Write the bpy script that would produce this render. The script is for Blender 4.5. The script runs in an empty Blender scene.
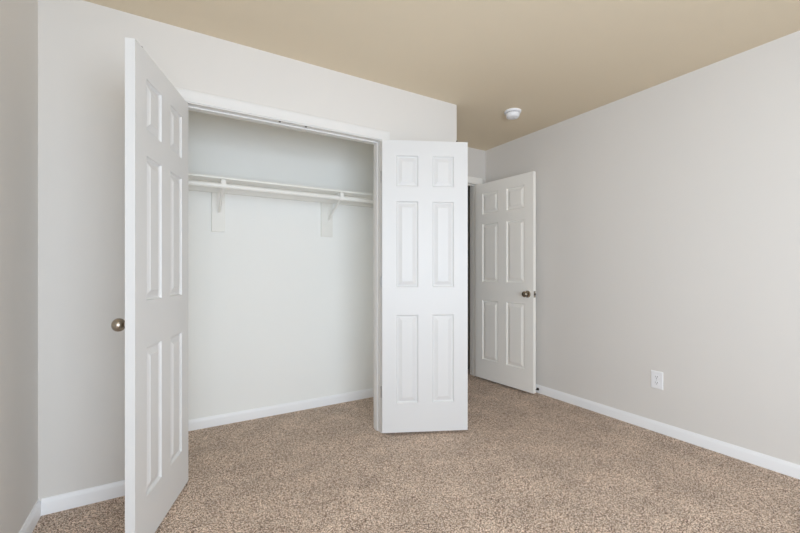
import bpy, bmesh, math
from mathutils import Vector, Matrix

scene = bpy.context.scene
C = scene.collection
PI = math.pi

# ------------------------------------------------------------------ camera, world, light, exposure
XL, XR, YR = -0.528, 2.943, -1.30        # left wall, right wall, rear wall (behind the camera)
YC, XE = 2.390, 1.941                    # closet front wall plane and its free end
YK, YB, H = 3.118, 3.139, 2.44           # closet back wall, entry wall, ceiling
T = 0.11                                 # partition thickness

cam_d = bpy.data.cameras.new('camera')
cam = bpy.data.objects.new('camera', cam_d); C.objects.link(cam)
cam.location = (0, 0, 1.1284)
cam.rotation_euler = (PI/2, 0, -math.radians(30.69))
cam_d.sensor_width = 36.0
cam_d.lens = 386.21/800*36.0
cam_d.shift_y = 4.85/800
cam_d.clip_start = 0.02
scene.camera = cam

w = bpy.data.worlds.new('sky'); scene.world = w; w.use_nodes = True
w.node_tree.nodes['Background'].inputs[0].default_value = (0.80, 0.90, 1.0, 1)
w.node_tree.nodes['Background'].inputs[1].default_value = 1.0

WIN = (-0.42, 1.45, 0.50, 2.10)           # rear window: x0 x1 z0 z1

def area_light(name, loc, rot, sx, sy, power, col):
    d = bpy.data.lights.new(name, 'AREA'); d.shape = 'RECTANGLE'; d.size = sx; d.size_y = sy
    d.energy = power; d.color = col
    o = bpy.data.objects.new(name, d); C.objects.link(o); o.location = loc; o.rotation_euler = rot
    return o
area_light('window_daylight', ((WIN[0]+WIN[1])/2, YR-0.03, (WIN[2]+WIN[3])/2), (PI/2, 0, 0),
         WIN[1]-WIN[0], WIN[3]-WIN[2], 68, (0.775, 0.88, 1.0))
FILL_WIN = (-1.15, -0.15, 0.50, 2.10)          # unseen left wall window, added for fill light: y0 y1 z0 z1
area_light('side_fill', (XL-0.03, (FILL_WIN[0]+FILL_WIN[1])/2, (FILL_WIN[2]+FILL_WIN[3])/2), (PI/2, 0, -PI/2),
         FILL_WIN[1]-FILL_WIN[0], FILL_WIN[3]-FILL_WIN[2], 27, (0.71, 0.84, 1.0))  # added fill that evens out the room

scene.view_settings.view_transform = 'Standard'
scene.view_settings.look = 'None'
scene.view_settings.exposure = 0.0
scene.view_settings.gamma = 1.0
scene.view_settings.use_curve_mapping = False
scene.cycles.max_bounces = 16
scene.cycles.diffuse_bounces = 12

# ------------------------------------------------------------------ materials
def srgb(r, g, b):
    f = lambda c: c/12.92 if c <= 0.04045 else ((c+0.055)/1.055)**2.4
    return (f(r/255), f(g/255), f(b/255), 1)

def mat(name, col, rough=0.5, metal=0.0, bump=0.0, bscale=200.0, spec=0.5, var=0.0):
    m = bpy.data.materials.new(name); m.use_nodes = True
    nt = m.node_tree; p = nt.nodes['Principled BSDF']
    p.inputs['Base Color'].default_value = col
    p.inputs['Roughness'].default_value = rough
    p.inputs['Metallic'].default_value = metal
    p.inputs['Specular IOR Level'].default_value = spec
    tc = nt.nodes.new('ShaderNodeTexCoord')
    n = nt.nodes.new('ShaderNodeTexNoise'); n.inputs['Scale'].default_value = bscale
    n.inputs['Detail'].default_value = 3
    nt.links.new(tc.outputs['Object'], n.inputs['Vector'])
    if bump:
        b = nt.nodes.new('ShaderNodeBump'); b.inputs['Strength'].default_value = bump
        b.inputs['Distance'].default_value = 0.002
        nt.links.new(n.outputs['Fac'], b.inputs['Height']); nt.links.new(b.outputs['Normal'], p.inputs['Normal'])
    if var:
        mx = nt.nodes.new('ShaderNodeMix'); mx.data_type = 'RGBA'
        mx.inputs[6].default_value = tuple(c*(1-var) for c in col[:3]) + (1,)
        mx.inputs[7].default_value = tuple(min(1, c*(1+var)) for c in col[:3]) + (1,)
        nt.links.new(n.outputs['Fac'], mx.inputs[0]); nt.links.new(mx.outputs[2], p.inputs['Base Color'])
    return m

M = {
    'paint':   mat('greige_wall_paint', srgb(223, 220, 216), 0.75, bump=0.10, bscale=160, spec=0.25),
    'closet':  mat('closet_white_paint', srgb(244, 245, 243), 0.75, bump=0.10, bscale=160, spec=0.25),
    'ceiling': mat('tan_ceiling_paint', srgb(224, 211, 188), 0.85, bump=0.12, bscale=120, spec=0.2),
    'trim':    mat('white_trim_enamel', srgb(227, 226, 224), 0.38, bump=0.02, bscale=60),
    'entry':   mat('white_enamel_lightened', srgb(249, 247, 242), 0.42, bump=0.03, bscale=90),  # same white as the closet doors, lightened to offset weak light here
    'base':    mat('white_baseboard_enamel', srgb(244, 245, 247), 0.4, bump=0.02, bscale=60),
    'door':    mat('white_door_enamel', srgb(219, 219, 219), 0.42, bump=0.03, bscale=90),
    'shelf':   mat('white_shelf_paint', srgb(236, 235, 230), 0.45, bump=0.02, bscale=80),
    'rod':     mat('white_rod_coating', srgb(240, 239, 235), 0.35, bump=0.01, bscale=80),
    'plastic': mat('white_plastic', srgb(242, 243, 246), 0.35, bump=0.01, bscale=300),
    'slot':    mat('dark_slot', srgb(60, 58, 58), 0.6, bump=0.02),
    'nickel':  mat('satin_nickel', srgb(178, 167, 153), 0.30, 1.0, bump=0.01, bscale=400),
    'polish':  mat('polished_nickel', srgb(170, 160, 146), 0.14, 1.0, bump=0.01, bscale=400),
    'hinge':   mat('painted_hinge_metal', srgb(205, 205, 204), 0.35, 0.6, bump=0.01, bscale=400),
    'dark':    mat('dark_bronze', srgb(72, 66, 60), 0.4, 0.8, bump=0.02, bscale=300),
    'rubber':  mat('dark_rubber', srgb(58, 56, 54), 0.8, bump=0.05, bscale=300),
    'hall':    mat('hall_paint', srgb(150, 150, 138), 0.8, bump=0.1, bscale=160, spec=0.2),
}

def carpet_material():
    m = bpy.data.materials.new('speckled_carpet'); m.use_nodes = True
    nt = m.node_tree; p = nt.nodes['Principled BSDF']; L = nt.links.new
    p.inputs['Roughness'].default_value = 1.0; p.inputs['Specular IOR Level'].default_value = 0.05
    p.inputs['Sheen Weight'].default_value = 0.15
    tc = nt.nodes.new('ShaderNodeTexCoord')
    v = nt.nodes.new('ShaderNodeTexVoronoi'); v.inputs['Scale'].default_value = 300      # one cell per tuft
    L(tc.outputs['Object'], v.inputs['Vector'])
    sep = nt.nodes.new('ShaderNodeSeparateColor'); L(v.outputs['Color'], sep.inputs[0])
    n1 = nt.nodes.new('ShaderNodeTexNoise'); n1.inputs['Scale'].default_value = 150; n1.inputs['Detail'].default_value = 3
    L(tc.outputs['Object'], n1.inputs['Vector'])
    mm = nt.nodes.new('ShaderNodeMath'); mm.operation = 'MULTIPLY_ADD'
    L(sep.outputs[0], mm.inputs[0]); mm.inputs[1].default_value = 0.85
    n1m = nt.nodes.new('ShaderNodeMath'); n1m.operation = 'MULTIPLY_ADD'; n1m.inputs[1].default_value = 1.0; n1m.inputs[2].default_value = -0.40
    L(n1.outputs['Fac'], n1m.inputs[0]); L(n1m.outputs[0], mm.inputs[2])
    r = nt.nodes.new('ShaderNodeValToRGB'); cr = r.color_ramp
    cr.elements[0].position = 0.12; cr.elements[0].color = srgb(66, 49, 38)
    cr.elements[1].position = 0.85; cr.elements[1].color = srgb(250, 232, 215)
    e = cr.elements.new(0.34); e.color = srgb(150, 123, 103)
    e = cr.elements.new(0.62); e.color = srgb(218, 193, 172)
    L(mm.outputs[0], r.inputs[0])
    # broad pile shading where the nap lies differently
    n2 = nt.nodes.new('ShaderNodeTexNoise'); n2.inputs['Scale'].default_value = 4.5; n2.inputs['Detail'].default_value = 4
    L(tc.outputs['Object'], n2.inputs['Vector'])
    mr = nt.nodes.new('ShaderNodeMapRange'); mr.inputs[1].default_value = 0.3; mr.inputs[2].default_value = 0.7
    mr.inputs[3].default_value = 0.84; mr.inputs[4].default_value = 1.12
    L(n2.outputs['Fac'], mr.inputs[0])
    mx = nt.nodes.new('ShaderNodeMix'); mx.data_type = 'RGBA'; mx.blend_type = 'MULTIPLY'; mx.inputs[0].default_value = 1
    L(r.outputs[0], mx.inputs[6]); L(mr.outputs[0], mx.inputs[7]); L(mx.outputs[2], p.inputs['Base Color'])
    b = nt.nodes.new('ShaderNodeBump'); b.inputs['Strength'].default_value = 0.6; b.inputs['Distance'].default_value = 0.006
    L(mm.outputs[0], b.inputs['Height']); L(b.outputs['Normal'], p.inputs['Normal'])
    return m
M['carpet'] = carpet_material()

# ------------------------------------------------------------------ helpers
def box(bm, x0, x1, y0, y1, z0, z1, bevel=0.0):
    vs = [bm.verts.new((x, y, z)) for x in (x0, x1) for y in (y0, y1) for z in (z0, z1)]
    f = [bm.faces.new([vs[i] for i in q]) for q in
         ((0, 1, 3, 2), (4, 6, 7, 5), (0, 4, 5, 1), (2, 3, 7, 6), (0, 2, 6, 4), (1, 5, 7, 3))]
    if bevel:
        es = list({e for q in f for e in q.edges})
        bmesh.ops.bevel(bm, geom=es, offset=bevel, segments=2, affect='EDGES', profile=0.5)

def lathe(bm, prof, origin=(0, 0, 0), axis='z', n=40, sy=1.0):
    """prof: (radius, height) list; revolved about axis through origin."""
    o = Vector(origin); rings = []
    def P(r, h, a):
        u, v = r*math.cos(a), r*math.sin(a)*sy
        if axis == 'z': return o + Vector((u, v, h))
        if axis == 'y': return o + Vector((u, h, v))
        return o + Vector((h, u, v))
    for r, h in prof:
        if r < 1e-6: rings.append([bm.verts.new(P(0, h, 0))])
        else: rings.append([bm.verts.new(P(r, h, 2*PI*i/n)) for i in range(n)])
    for a, b in zip(rings, rings[1:]):
        for i in range(n):
            j = (i+1) % n
            if len(a) == 1 and len(b) == 1: continue
            if len(a) == 1: bm.faces.new((a[0], b[i], b[j]))
            elif len(b) == 1: bm.faces.new((a[i], b[0], a[j]))
            else: bm.faces.new((a[i], b[i], b[j], a[j]))
    if len(rings[0]) > 1: bm.faces.new(rings[0])
    if len(rings[-1]) > 1: bm.faces.new(rings[-1])

def tube(bm, pts, r, n=14):
    """round bar through the points, closed at both ends"""
    pts = [Vector(p) for p in pts]; rings = []
    up = Vector((1, 0, 0))
    for i, p in enumerate(pts):
        t = (pts[min(i+1, len(pts)-1)] - pts[max(i-1, 0)]).normalized()
        a = up - t*up.dot(t)
        if a.length < 1e-4: a = Vector((0, 0, 1)) - t*t.z
        a.normalize(); b = t.cross(a)
        rings.append([bm.verts.new(p + (a*math.cos(2*PI*k/n) + b*math.sin(2*PI*k/n))*r) for k in range(n)])
    for q, s in zip(rings, rings[1:]):
        for k in range(n):
            bm.faces.new((q[k], q[(k+1) % n], s[(k+1) % n], s[k]))
    bm.faces.new(rings[0]); bm.faces.new(rings[-1])

def strap(bm, pts, width, thick):
    """flat metal strap in the y-z plane: pts are (y, z), width along x"""
    P = [Vector((0, y, z)) for y, z in pts]; rings = []
    for i, p in enumerate(P):
        t = (P[min(i+1, len(P)-1)] - P[max(i-1, 0)]).normalized()
        nrm = Vector((0, -t.z, t.y))
        rings.append([bm.verts.new(p + Vector((sx*width/2, 0, 0)) + nrm*sn*thick/2)
                      for sx, sn in ((-1, -1), (1, -1), (1, 1), (-1, 1))])
    for q, s in zip(rings, rings[1:]):
        for k in range(4):
            bm.faces.new((q[k], q[(k+1) % 4], s[(k+1) % 4], s[k]))
    bm.faces.new(rings[0]); bm.faces.new(rings[-1])

def sweep(bm, prof, a, b, out, up=(0, 0, 1)):
    """prof (out, up) polygon extruded from a to b"""
    a, b, out, up = Vector(a), Vector(b), Vector(out), Vector(up)
    A = [bm.verts.new(a + out*p + up*q) for p, q in prof]
    B = [bm.verts.new(b + out*p + up*q) for p, q in prof]
    n = len(prof)
    for k in range(n): bm.faces.new((A[k], A[(k+1) % n], B[(k+1) % n], B[k]))
    bm.faces.new(A); bm.faces.new(B)

def obj(name, bm, m, parent=None, smooth=False, origin=None):
    bmesh.ops.recalc_face_normals(bm, faces=bm.faces)
    if origin is not None: bmesh.ops.translate(bm, vec=-Vector(origin), verts=bm.verts)
    me = bpy.data.meshes.new(name); bm.to_mesh(me); bm.free()
    me.materials.append(m)
    if smooth:
        for p in me.polygons: p.use_smooth = True
        me.set_sharp_from_angle(angle=math.radians(38))
    o = bpy.data.objects.new(name, me); C.objects.link(o)
    if parent is not None: o.parent = parent
    if origin is not None: o.location = origin
    return o

def struct(name, bm, m, parent=None, smooth=False):
    o = obj(name, bm, m, parent, smooth)
    if parent is None: o['kind'] = 'structure'
    return o

def tag(o, label, cat, group=None, kind='thing'):
    o['label'] = label; o['category'] = cat; o['kind'] = kind
    if group: o['group'] = group
    return o

def empty(name, loc):
    o = bpy.data.objects.new(name, None); C.objects.link(o); o.location = loc; o.empty_display_size = 0.1
    return o

B = bmesh.new

# ------------------------------------------------------------------ room shell
OX0, OX1, OZ = 0.049, 1.261, 2.044        # closet opening between jambs
EX0, EX1, EZ = 2.092, 2.822, 2.062        # entry opening between jambs
HY = 4.45                                 # far side of the hall
J = 0.018                                 # jamb board thickness

bm = B(); box(bm, XL-T, XR+T, YR-T, HY+T, -0.08, 0.0); struct('floor', bm, M['carpet'])
bm = B(); box(bm, XL-T, XR+T, YR-T, HY+T, H, H+0.1); struct('ceiling', bm, M['ceiling'])
bm = B()
box(bm, XL-T, XL, YR-T, FILL_WIN[0], 0, H); box(bm, XL-T, XL, FILL_WIN[1], YK+T, 0, H)  # gap left for the added fill window
box(bm, XL-T, XL, FILL_WIN[0], FILL_WIN[1], 0, FILL_WIN[2]); box(bm, XL-T, XL, FILL_WIN[0], FILL_WIN[1], FILL_WIN[3], H)
struct('wall_left', bm, M['paint'])
bm = B(); box(bm, XR, XR+T, YR-T, YB+T, 0, H); struct('wall_right', bm, M['paint'])
bm = B()
box(bm, XL, WIN[0], YR-T, YR, 0, H); box(bm, WIN[1], XR, YR-T, YR, 0, H)
box(bm, WIN[0], WIN[1], YR-T, YR, 0, WIN[2]); box(bm, WIN[0], WIN[1], YR-T, YR, WIN[3], H)
struct('wall_rear', bm, M['paint'])

def prism(bm, poly, z0, z1):
    A = [bm.verts.new((x, y, z0)) for x, y in poly]; Bv = [bm.verts.new((x, y, z1)) for x, y in poly]
    n = len(poly)
    for k in range(n): bm.faces.new((A[k], A[(k+1) % n], Bv[(k+1) % n], Bv[k]))
    bm.faces.new(A); bm.faces.new(Bv)

# closet front wall with the opening; its free end turns back as the partition of the recess
bm = B()
box(bm, XL, OX0-J, YC, YC+T, 0, H)
box(bm, OX0-J, OX1+J, YC, YC+T, OZ+J, H)
c = 0.006
prism(bm, [(OX1+J, YC), (XE-c, YC), (XE-c*.3, YC+c*.3), (XE, YC+c), (XE, YC+T), (OX1+J, YC+T)], 0, H)
struct('wall_closet', bm, M['paint'])
bm = B(); box(bm, XE-T, XE, YC+T, YB, 0, H); struct('wall_partition', bm, M['paint'])
bm = B(); box(bm, XL, XE-T, YK, YK+T, 0, H); struct('wall_closet_back', bm, M['closet'])
# thin skins of the closet's own white paint on its inner faces
bm = B()
box(bm, XE-T-0.004, XE-T, YC+T+.004, YK, 0, H); struct('wall_closet_right', bm, M['closet'])
bm = B(); box(bm, XL, XL+0.004, YC+T+.004, YK, 0, H); struct('wall_closet_left', bm, M['closet'])
bm = B()
box(bm, XL, OX0-J, YC+T, YC+T+.004, 0, H); box(bm, OX1+J, XE-T, YC+T, YC+T+.004, 0, H)
box(bm, OX0-J, OX1+J, YC+T, YC+T+.004, OZ+J, H); struct('wall_closet_front', bm, M['closet'])
bm = B()
box(bm, XE-T, EX0-J, YB, YB+T, 0, H); box(bm, EX1+J, XR, YB, YB+T, 0, H)
box(bm, EX0-J, EX1+J, YB, YB+T, EZ+J, H)
struct('wall_back', bm, M['paint'])
bm = B()
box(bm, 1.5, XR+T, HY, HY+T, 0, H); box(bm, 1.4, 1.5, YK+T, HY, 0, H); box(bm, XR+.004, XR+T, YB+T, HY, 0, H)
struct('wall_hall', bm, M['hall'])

# window behind the camera
bm = B()
fw, d0, d1 = 0.05, YR-T+0.01, YR-T+0.05
for a in ((WIN[0], WIN[0]+fw, WIN[2], WIN[3]), (WIN[1]-fw, WIN[1], WIN[2], WIN[3]),
          (WIN[0]+fw, WIN[1]-fw, WIN[2], WIN[2]+fw), (WIN[0]+fw, WIN[1]-fw, WIN[3]-fw, WIN[3])):
    box(bm, a[0], a[1], d0, d1, a[2], a[3])
struct('window_1', bm, M['trim'])
bm = B()  # frame of the side window added for fill
d0, d1 = XL-T+0.01, XL-T+0.05
for a in ((FILL_WIN[0], FILL_WIN[0]+fw, FILL_WIN[2], FILL_WIN[3]), (FILL_WIN[1]-fw, FILL_WIN[1], FILL_WIN[2], FILL_WIN[3]),
          (FILL_WIN[0]+fw, FILL_WIN[1]-fw, FILL_WIN[2], FILL_WIN[2]+fw), (FILL_WIN[0]+fw, FILL_WIN[1]-fw, FILL_WIN[3]-fw, FILL_WIN[3])):
    box(bm, d0, d1, a[0], a[1], a[2], a[3])
struct('fill_window', bm, M['trim'])

# jambs and stops
def frame(name, x0, x1, ztop, y0, stop_y0, stop_y1, sd, m):
    bm = B()
    box(bm, x0-J, x0, y0, y0+T, 0, ztop); box(bm, x1, x1+J, y0, y0+T, 0, ztop)
    box(bm, x0-J, x1+J, y0, y0+T, ztop, ztop+J)
    box(bm, x0, x0+sd, stop_y0, stop_y1, 0, ztop, 0.002); box(bm, x1-sd, x1, stop_y0, stop_y1, 0, ztop, 0.002)
    box(bm, x0+sd, x1-sd, stop_y0, stop_y1, ztop-sd, ztop, 0.002)
    return struct(name, bm, m)
t1 = frame('trim_1', OX0, OX1, OZ, YC, YC+0.040, YC+0.085, 0.009, M['trim'])
t2 = frame('trim_2', EX0, EX1, EZ, YB, YB+0.040, YB+0.075, 0.010, M['entry'])  # lightened enamel makes up for the dim recess

# mitred casing round an opening; colonial profile, (distance from the opening, projection)
CAS = [(0.000, 0.0), (0.000, 0.006), (0.003, 0.0085), (0.010, 0.0095), (0.016, 0.008), (0.026, 0.010),
       (0.042, 0.0135), (0.053, 0.0165), (0.059, 0.016), (0.062, 0.011), (0.062, 0.0)]
def casing(name, x0, x1, zt, y, m, reveal=0.005):
    bm = B(); x0 -= reveal; x1 += reveal; zt += reveal
    R = []
    for k in range(4):
        ring = []
        for w_, p in CAS:
            X = x0-w_ if k < 2 else x1+w_
            Z = 0.0 if k in (0, 3) else zt+w_
            ring.append(bm.verts.new((X, y-p, Z)))
        R.append(ring)
    n = len(CAS)
    for a, b in zip(R, R[1:]):
        for i in range(n): bm.faces.new((a[i], a[(i+1) % n], b[(i+1) % n], b[i]))
    bm.faces.new(R[0]); bm.faces.new(R[-1])
    o = struct(name, bm, m, smooth=True)
    return o
casing('trim_3', OX0, OX1, OZ, YC, M['trim'])
casing('trim_4', EX0, EX1, EZ, YB, M['entry'])  # casing in the lightened enamel too, as little light reaches it

# baseboards: tall flat board with an eased top
BH, BT = 0.074, 0.013
BASE = [(0, 0), (BT, 0), (BT, BH-0.022), (BT-0.002, BH-0.014), (BT-0.0065, BH-0.006), (BT-0.008, BH), (0, BH)]
def baseboard(name, runs):
    bm = B()
    for a, b, out in runs: sweep(bm, BASE, a, b, out)
    struct(name, bm, M['base'], smooth=True)
co = 0.067
baseboard('baseboard_left', [((XL, YR, 0), (XL, YC, 0), (1, 0, 0))])
baseboard('baseboard_right', [((XR, YR, 0), (XR, YB, 0), (-1, 0, 0))])
baseboard('baseboard_closet', [((XL+BT, YC, 0), (OX0-co-.001, YC, 0), (0, -1, 0)), ((OX1+co+.001, YC, 0), (XE+BT, YC, 0), (0, -1, 0))])
baseboard('baseboard_partition', [((XE, YC, 0), (XE, YB, 0), (1, 0, 0))])
baseboard('baseboard_closet_back', [((XL+.02, YK, 0), (XE-T-.02, YK, 0), (0, -1, 0))])
baseboard('baseboard_closet_right', [((XE-T-.004, YC+T+.005, 0), (XE-T-.004, YK, 0), (-1, 0, 0))])
baseboard('baseboard_closet_left', [((XL+.004, YC+T+.005, 0), (XL+.004, YK, 0), (1, 0, 0))])

# ------------------------------------------------------------------ six-panel doors
def door_mesh(W, Ht, Th, stile, mull):
    """x 0..W from the hinge, z 0..Ht, faces at y=0 and y=Th"""
    bm = B()
    pw = (W-2*stile-mull)/2
    xs = [0, stile, stile+pw, stile+pw+mull, W-stile, W]
    k = Ht/2.01
    zs = [0] + [Ht-v*k for v in (1.81, 1.203, 1.011, 0.42, 0.317, 0.105)] + [Ht]
    R = [(0.0, 0.0), (0.0015, 0.0045), (0.005, 0.0085), (0.009, 0.0105), (0.0135, 0.0105), (0.037, 0.0022), (0.038, 0.0008), (0.041, 0.0004)]
    for side in (0, 1):
        y0, s = (0.0, 1) if side == 0 else (Th, -1)
        grid = {}
        def V(i, j):
            if (i, j) not in grid: grid[i, j] = bm.verts.new((xs[i], y0, zs[j]))
            return grid[i, j]
        for i in range(5):
            for j in range(7):
                q = [V(i, j), V(i+1, j), V(i+1, j+1), V(i, j+1)]
                if i in (1, 3) and j in (1, 3, 5):
                    prev = q
                    x0, x1, z0, z1 = xs[i], xs[i+1], zs[j], zs[j+1]
                    for ins, dep in R[1:]:
                        cur = [bm.verts.new((x, y0+s*dep, z)) for x, z in
                               ((x0+ins, z0+ins), (x1-ins, z0+ins), (x1-ins, z1-ins), (x0+ins, z1-ins))]
                        for a in range(4):
                            bm.faces.new((prev[a], prev[(a+1) % 4], cur[(a+1) % 4], cur[a]))
                        prev = cur
                    bm.faces.new(prev)
                else:
                    bm.faces.new(q)
    bm.verts.ensure_lookup_table()
    # edges of the slab: join the two outlines
    def at(x, y, z): return min(bm.verts, key=lambda v: (v.co-Vector((x, y, z))).length_squared)
    out = [(x, 0) for x in xs] + [(W, z) for z in zs[1:]] + [(x, Ht) for x in reversed(xs[:-1])] + [(0, z) for z in reversed(zs[1:-1])]
    F = [at(x, 0, z) for x, z in out]; K = [at(x, Th, z) for x, z in out]
    n = len(out)
    for a in range(n): bm.faces.new((F[a], F[(a+1) % n], K[(a+1) % n], K[a]))
    return bm

def place(o, x, y, z, ang):
    o.location = (x, y, z); o.rotation_euler = (0, 0, ang)

def egg_knob(parent, x, z, y, s, m, neck=0.034):
    """oval knob on the face at y, projecting along s; rose and neck are a sub-part"""
    bm = B()
    prof = []
    for i in range(15):
        t = i/14; a = PI*t
        prof.append((max(0.0, 0.0265*math.sin(a)**0.85) if 0 < i < 14 else (0.009 if i == 0 else 0.0), s*(0.0 + 0.0225*(1-math.cos(a)))))
    lathe(bm, prof, (x, y+s*neck*.80, z), 'y', 40)
    k = obj('knob', bm, m, parent, True)
    bm = B()
    lathe(bm, [(0.029, 0), (0.029, s*0.003), (0.025, s*0.007), (0.012, s*0.010), (0.0095, s*0.016), (0.0095, s*neck*.8)], (x, y, z), 'y', 40)
    obj('knob_rose', bm, m, k, True)
    return k

def hinge(parent, x, y, z, m, leaf):
    """knuckle barrel with finials, and a leaf let into the door edge"""
    bm = B()
    lathe(bm, [(0, -0.041), (0.003, -0.040), (0.0055, -0.037), (0.0055, 0.037), (0.003, 0.040), (0, 0.041)], (x, y, z), 'z', 16)
    for q in (-0.022, -0.0075, 0.0075, 0.022):
        lathe(bm, [(0.0059, -0.0006), (0.0059, 0.0006)], (x, y, z+q), 'z', 16)
    box(bm, *leaf, z-0.036, z+0.036)
    return obj('hinge', bm, m, parent, True)


DW, DH, DT = 0.598, 2.011, 0.035
HZ = (0.272, 1.036, 1.766)                # hinge heights on the leaf

def closet_door(outer):
    """outer = +1: the room-side face lies at y=+DT, -1: at y=-DT; the closet-side face is always y=0"""
    bm = door_mesh(DW, DH, DT, 0.098, 0.100)
    if outer < 0: bmesh.ops.translate(bm, vec=(0, -DT, 0), verts=bm.verts)
    d = obj('closet_door', bm, M['door'])
    egg_knob(d, DW-0.062, 0.907, outer*DT, outer, M['nickel'])
    for z in HZ:
        ys = sorted((outer*0.006, outer*DT))
        hinge(d, -0.006, outer*(DT+0.002), z, M['hinge'], (-0.0012, 0.0005, ys[0], ys[1]))
    bm = B()
    lathe(bm, [(0.008, -0.002), (0.008, 0.002), (0.006, 0.003), (0.0055, 0.007), (0.004, 0.011), (0, 0.012)],
          (DW-0.075, outer*0.010, DH), 'z', 20)
    obj('ball_catch', bm, M['dark'], d, True)
    return d

left = closet_door(-1)
place(left, 0.081, 2.355, 0.010, math.atan2(-0.943, -0.332))
tag(left, 'white six-panel closet door swung edge-on with an oval satin nickel knob', 'door', 'pair of closet doors')
right = closet_door(1)
place(right, 1.245, 2.337, 0.020, math.atan2(-0.428, 0.904))
tag(right, 'white six-panel closet door folded back flat beside the entry, no knob showing', 'door', 'pair of closet doors')

# strikes for the ball catches under the closet head jamb
for x in (0.573, 0.736):
    bm = B(); box(bm, x-0.006, x+0.006, YC+0.010, YC+0.022, OZ-0.003, OZ, 0.001)
    lathe(bm, [(0.003, -0.0045), (0.004, -0.003), (0.004, -0.0025)], (x, YC+0.016, OZ), 'z', 16)
    obj('catch_strike', bm, M['dark'], t1)

# entry door, swung in against the stop on the far wall
EW = 0.718
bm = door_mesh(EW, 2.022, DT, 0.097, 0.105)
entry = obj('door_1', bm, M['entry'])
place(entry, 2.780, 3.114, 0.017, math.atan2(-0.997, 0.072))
tag(entry, 'white six-panel bedroom door standing open with a round metal doorknob, against the outlet wall', 'door', kind='structure')
def round_knob(parent, x, y, z, s, m):
    bm = B()
    pr = [(0.0105, 0.014), (0.0115, 0.022), (0.0175, 0.028), (0.0245, 0.035), (0.0275, 0.043), (0.0265, 0.051), (0.021, 0.057), (0.010, 0.0605), (0, 0.061)]
    lathe(bm, [(r, s*h) for r, h in pr], (x, y, z), 'y', 40)
    k = obj('doorknob', bm, m, parent, True)
    bm = B()
    lathe(bm, [(r, s*h) for r, h in [(0.0325, 0), (0.0325, 0.003), (0.029, 0.008), (0.018, 0.011), (0.0115, 0.014)]], (x, y, z), 'y', 40)
    obj('knob_rose', bm, m, k, True)
round_knob(entry, EW-0.062, 0.0, 0.902, -1, M['polish'])
round_knob(entry, EW-0.062, DT, 0.902, 1, M['polish'])
bm = B(); box(bm, EW-0.0005, EW+0.0015, 0.005, 0.030, 0.902-0.029, 0.902+0.029, 0.0005)
lp = obj('latch_plate', bm, M['nickel'], entry)
bm = B(); box(bm, EW+0.001, EW+0.009, 0.012, 0.023, 0.902-0.008, 0.902+0.008, 0.002)
obj('latch_bolt', bm, M['dark'], lp)
for z in (0.25, 1.02, 1.80):
    hinge(entry, -0.004, DT+0.004, z, M['nickel'], (-0.0012, 0.0005, 0.006, DT))

# ------------------------------------------------------------------ closet shelf and rod
SY0, SZ0, SZ1 = 2.813, 1.745, 1.760       # shelf front edge, underside, top
CX0, CX1 = XL+0.004, XE-T-0.004           # clear width of the closet
BX = (0.303, 1.143)                       # bracket positions
bm = B(); box(bm, CX0+.001, CX1-.001, SY0, YK-0.001, SZ0, SZ1, 0.002)
tag(obj('closet_shelf', bm, M['shelf'], None, True, origin=((CX0+CX1)/2, YK, SZ0)),
    'long white board shelf running across the top of the open closet', 'shelf')
bm = B(); sweep(bm, [(0, -0.042), (0.017, -0.042), (0.017, 0), (0, 0)], (CX0+.001, YK-.0005, SZ0-.0005), (CX1-.001, YK-.0005, SZ0-.0005), (0, -1, 0))
tag(obj('shelf_cleat', bm, M['shelf'], None, False, origin=((CX0+CX1)/2, YK, SZ0-.04)),
    'narrow white wooden cleat under the back of the closet shelf', 'cleat')
RY, RZ, RR = 2.828, 1.7005, 0.0172
rod = empty('closet_rod', ((CX0+CX1)/2, RY, RZ))
tag(rod, 'round white hanging rod under the front of the closet shelf', 'rod')
bm = B(); hw = (CX1-CX0)/2-0.002
lathe(bm, [(RR, -hw), (RR, hw)], (0, 0, 0), 'x', 28); obj('tube', bm, M['rod'], rod, True)
for s in (-1, 1):
    bm = B(); lathe(bm, [(0.030, s*(hw+.001)), (0.030, s*(hw-0.004)), (0.021, s*(hw-0.006)), (0.021, s*(hw-0.016)), (RR+.0005, s*(hw-0.016))], (0, 0, 0), 'x', 28)
    obj('end_socket', bm, M['rod'], rod, True)

BOT = 1.418
def mounting_board(x, wdt, label):
    bm = B(); box(bm, x-wdt/2, x+wdt/2, YK-0.018, YK-0.0005, BOT, SZ0-0.0435, 0.0015)
    tag(obj('mounting_board', bm, M['shelf'], None, False, origin=(x, YK, BOT)), label, 'board', 'boards behind the shelf brackets')
mounting_board(0.299, 0.089, 'short upright white board on closet back wall, bracket nearer the oval-knob door')
mounting_board(1.128, 0.100, 'short upright white board on closet back wall, bracket nearer the face-on door')

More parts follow.
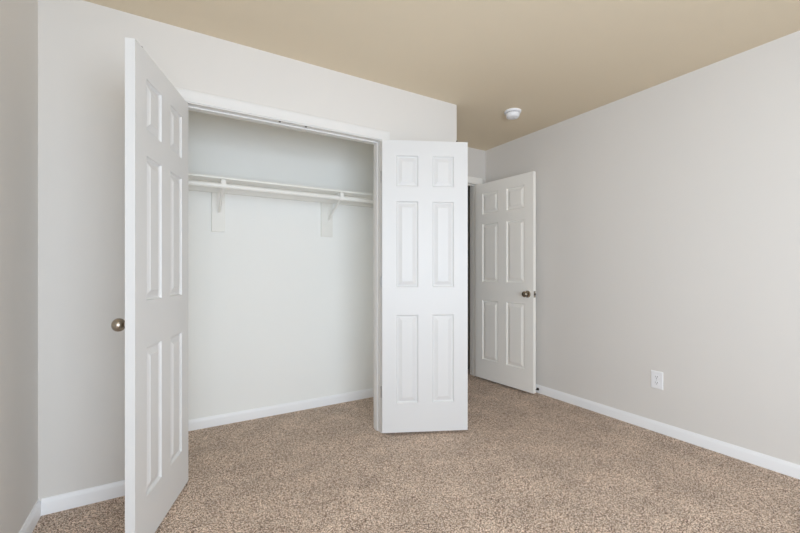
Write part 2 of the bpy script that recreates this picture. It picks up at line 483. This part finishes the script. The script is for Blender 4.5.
def shelf_bracket(x, label):
    yw = YK-0.018
    r = empty('shelf_bracket', (x, yw, 1.56)); tag(r, label, 'bracket', 'shelf and rod brackets')
    def part(name, f):
        bm = B(); f(bm); return obj(name, bm, M['rod'], r, True)
    t = 0.003; top = SZ0-0.002-1.56
    def plate(bm):
        box(bm, -0.013, 0.013, -t, 0, -0.012, top-0.045, 0.001)
        for z in (0.004, 0.10): lathe(bm, [(0.005, -t-0.002), (0.006, -t)], (0, 0, z), 'y', 14)
    part('wall_plate', plate)
    def arm(bm): box(bm, -0.011, 0.011, SY0-yw+0.006, -0.002, top-t, top, 0.0008)
    part('arm', arm)
    ry = RY-yw; rz = RZ-1.56
    def brace(bm):
        pts = [(-0.004, 0.000), (-0.012, 0.004), (-0.10, 0.058), (-0.19, 0.102), (ry+0.022, rz-0.018), (ry+0.018, rz-0.014)]
        strap(bm, pts, 0.016, 0.006)
    part('brace', brace)
    def hook(bm):
        R = RR+0.0028
        pts = [(ry+R*math.cos(a), rz+R*math.sin(a)) for a in [math.radians(q) for q in range(20, -205, -15)]]
        a = pts[-1]
        pts += [(a[0]+0.001, rz+0.022), (a[0]+0.002, top-0.004)]
        strap(bm, pts, 0.028, 0.004)
        strap(bm, [(ry+R, rz+R*0.3), (ry+R+0.002, top-0.004)], 0.028, 0.004)
    part('hook', hook)
shelf_bracket(BX[0], 'white metal bracket holding shelf and rod, nearer the oval-knob closet door')
shelf_bracket(BX[1], 'white metal bracket holding shelf and rod, nearer the face-on closet door')

# ------------------------------------------------------------------ smoke detector
sd = empty('smoke_detector', (2.411, 2.252, H))
tag(sd, 'round white smoke detector on the tan ceiling', 'smoke detector')
bm = B(); lathe(bm, [(0.068, 0), (0.068, -0.009), (0.065, -0.014), (0.058, -0.016), (0.046, -0.016)], n=56); obj('base_plate', bm, M['plastic'], sd, True)
bm = B(); lathe(bm, [(0.046, -0.015), (0.046, -0.022)], n=56); obj('vent_ring', bm, M['slot'], sd, True)
bm = B(); lathe(bm, [(0.050, -0.020), (0.055, -0.021), (0.056, -0.026), (0.053, -0.042), (0.048, -0.050), (0.040, -0.053), (0.0, -0.054)], n=56)
obj('cover', bm, M['plastic'], sd, True)
bm = B(); lathe(bm, [(0.011, -0.053), (0.011, -0.0555), (0.009, -0.0565), (0, -0.0565)], (0.018, -0.012, 0), n=24); obj('test_button', bm, M['plastic'], sd, True)

# ------------------------------------------------------------------ wall outlet
wo = empty('wall_outlet', (XR, 1.414, 0.365)); tag(wo, 'white duplex power outlet on the greige wall above the baseboard', 'outlet')
PW, PH, PT = 0.0395, 0.0615, 0.0055
bm = B()
q = [(-PW, -PH), (PW, -PH), (PW, PH), (-PW, PH)]
rings = []
for ins, d in ((0, 0), (0, 0.002), (0.003, PT-.0006), (0.006, PT)):
    rings.append([bm.verts.new((-d, a-math.copysign(ins, a), b-math.copysign(ins, b))) for a, b in q])
for a, b in zip(rings, rings[1:]):
    for k in range(4): bm.faces.new((a[k], a[(k+1) % 4], b[(k+1) % 4], b[k]))
bm.faces.new(rings[0]); bm.faces.new(rings[-1])
obj('cover_plate', bm, M['plastic'], wo)
for sz in (-1, 1):
    bm = B(); z0 = sz*0.0205; pr = []
    for k in range(32):
        a = 2*PI*k/32; pr.append((0.0175*math.cos(a), max(-0.0135, min(0.0135, 0.0175*math.sin(a)))))
    A = [bm.verts.new((-PT+.0005, y, z0+z)) for y, z in pr]; D = [bm.verts.new((-PT-.0022, y*.96, z0+z*.96)) for y, z in pr]
    for k in range(32): bm.faces.new((A[k], A[(k+1) % 32], D[(k+1) % 32], D[k]))
    bm.faces.new(D); bm.faces.new(A)
    rc = obj('receptacle', bm, M['plastic'], wo)
    bm = B(); f = -PT-.0026
    box(bm, f, f+.001, -0.0078, -0.0052, z0-0.001, z0+0.0078); box(bm, f, f+.001, 0.0052, 0.0074, z0, z0+0.0072)
    lathe(bm, [(0.0028, f), (0.0028, f+.001)], (0, 0, z0-0.0075), 'x', 14)
    obj('slots', bm, M['slot'], rc)
bm = B(); lathe(bm, [(0.0034, -PT-.0012), (0.0036, -PT+.0003)], (0, 0, 0), 'x', 16); obj('screw', bm, M['hinge'], wo)

# ------------------------------------------------------------------ door stop on the baseboard
ds = empty('door_stop', (XR-BT, 2.428, 0.036)); tag(ds, 'small dark metal door stop on the baseboard beside the open bedroom door', 'door stop')
bm = B(); lathe(bm, [(0.013, 0), (0.013, -0.003), (0.009, -0.007), (0.004, -0.009)], axis='x', n=24); obj('flange', bm, M['dark'], ds, True)
bm = B()
for k in range(11): lathe(bm, [(0.0042, -0.009-k*.0036), (0.0054, -0.0108-k*.0036), (0.0042, -0.0126-k*.0036)], axis='x', n=16)
obj('spring', bm, M['dark'], ds, True)
bm = B(); lathe(bm, [(0.006, -0.047), (0.0078, -0.049), (0.0078, -0.056), (0.006, -0.059), (0, -0.0595)], axis='x', n=20); obj('rubber_tip', bm, M['rubber'], ds, True)
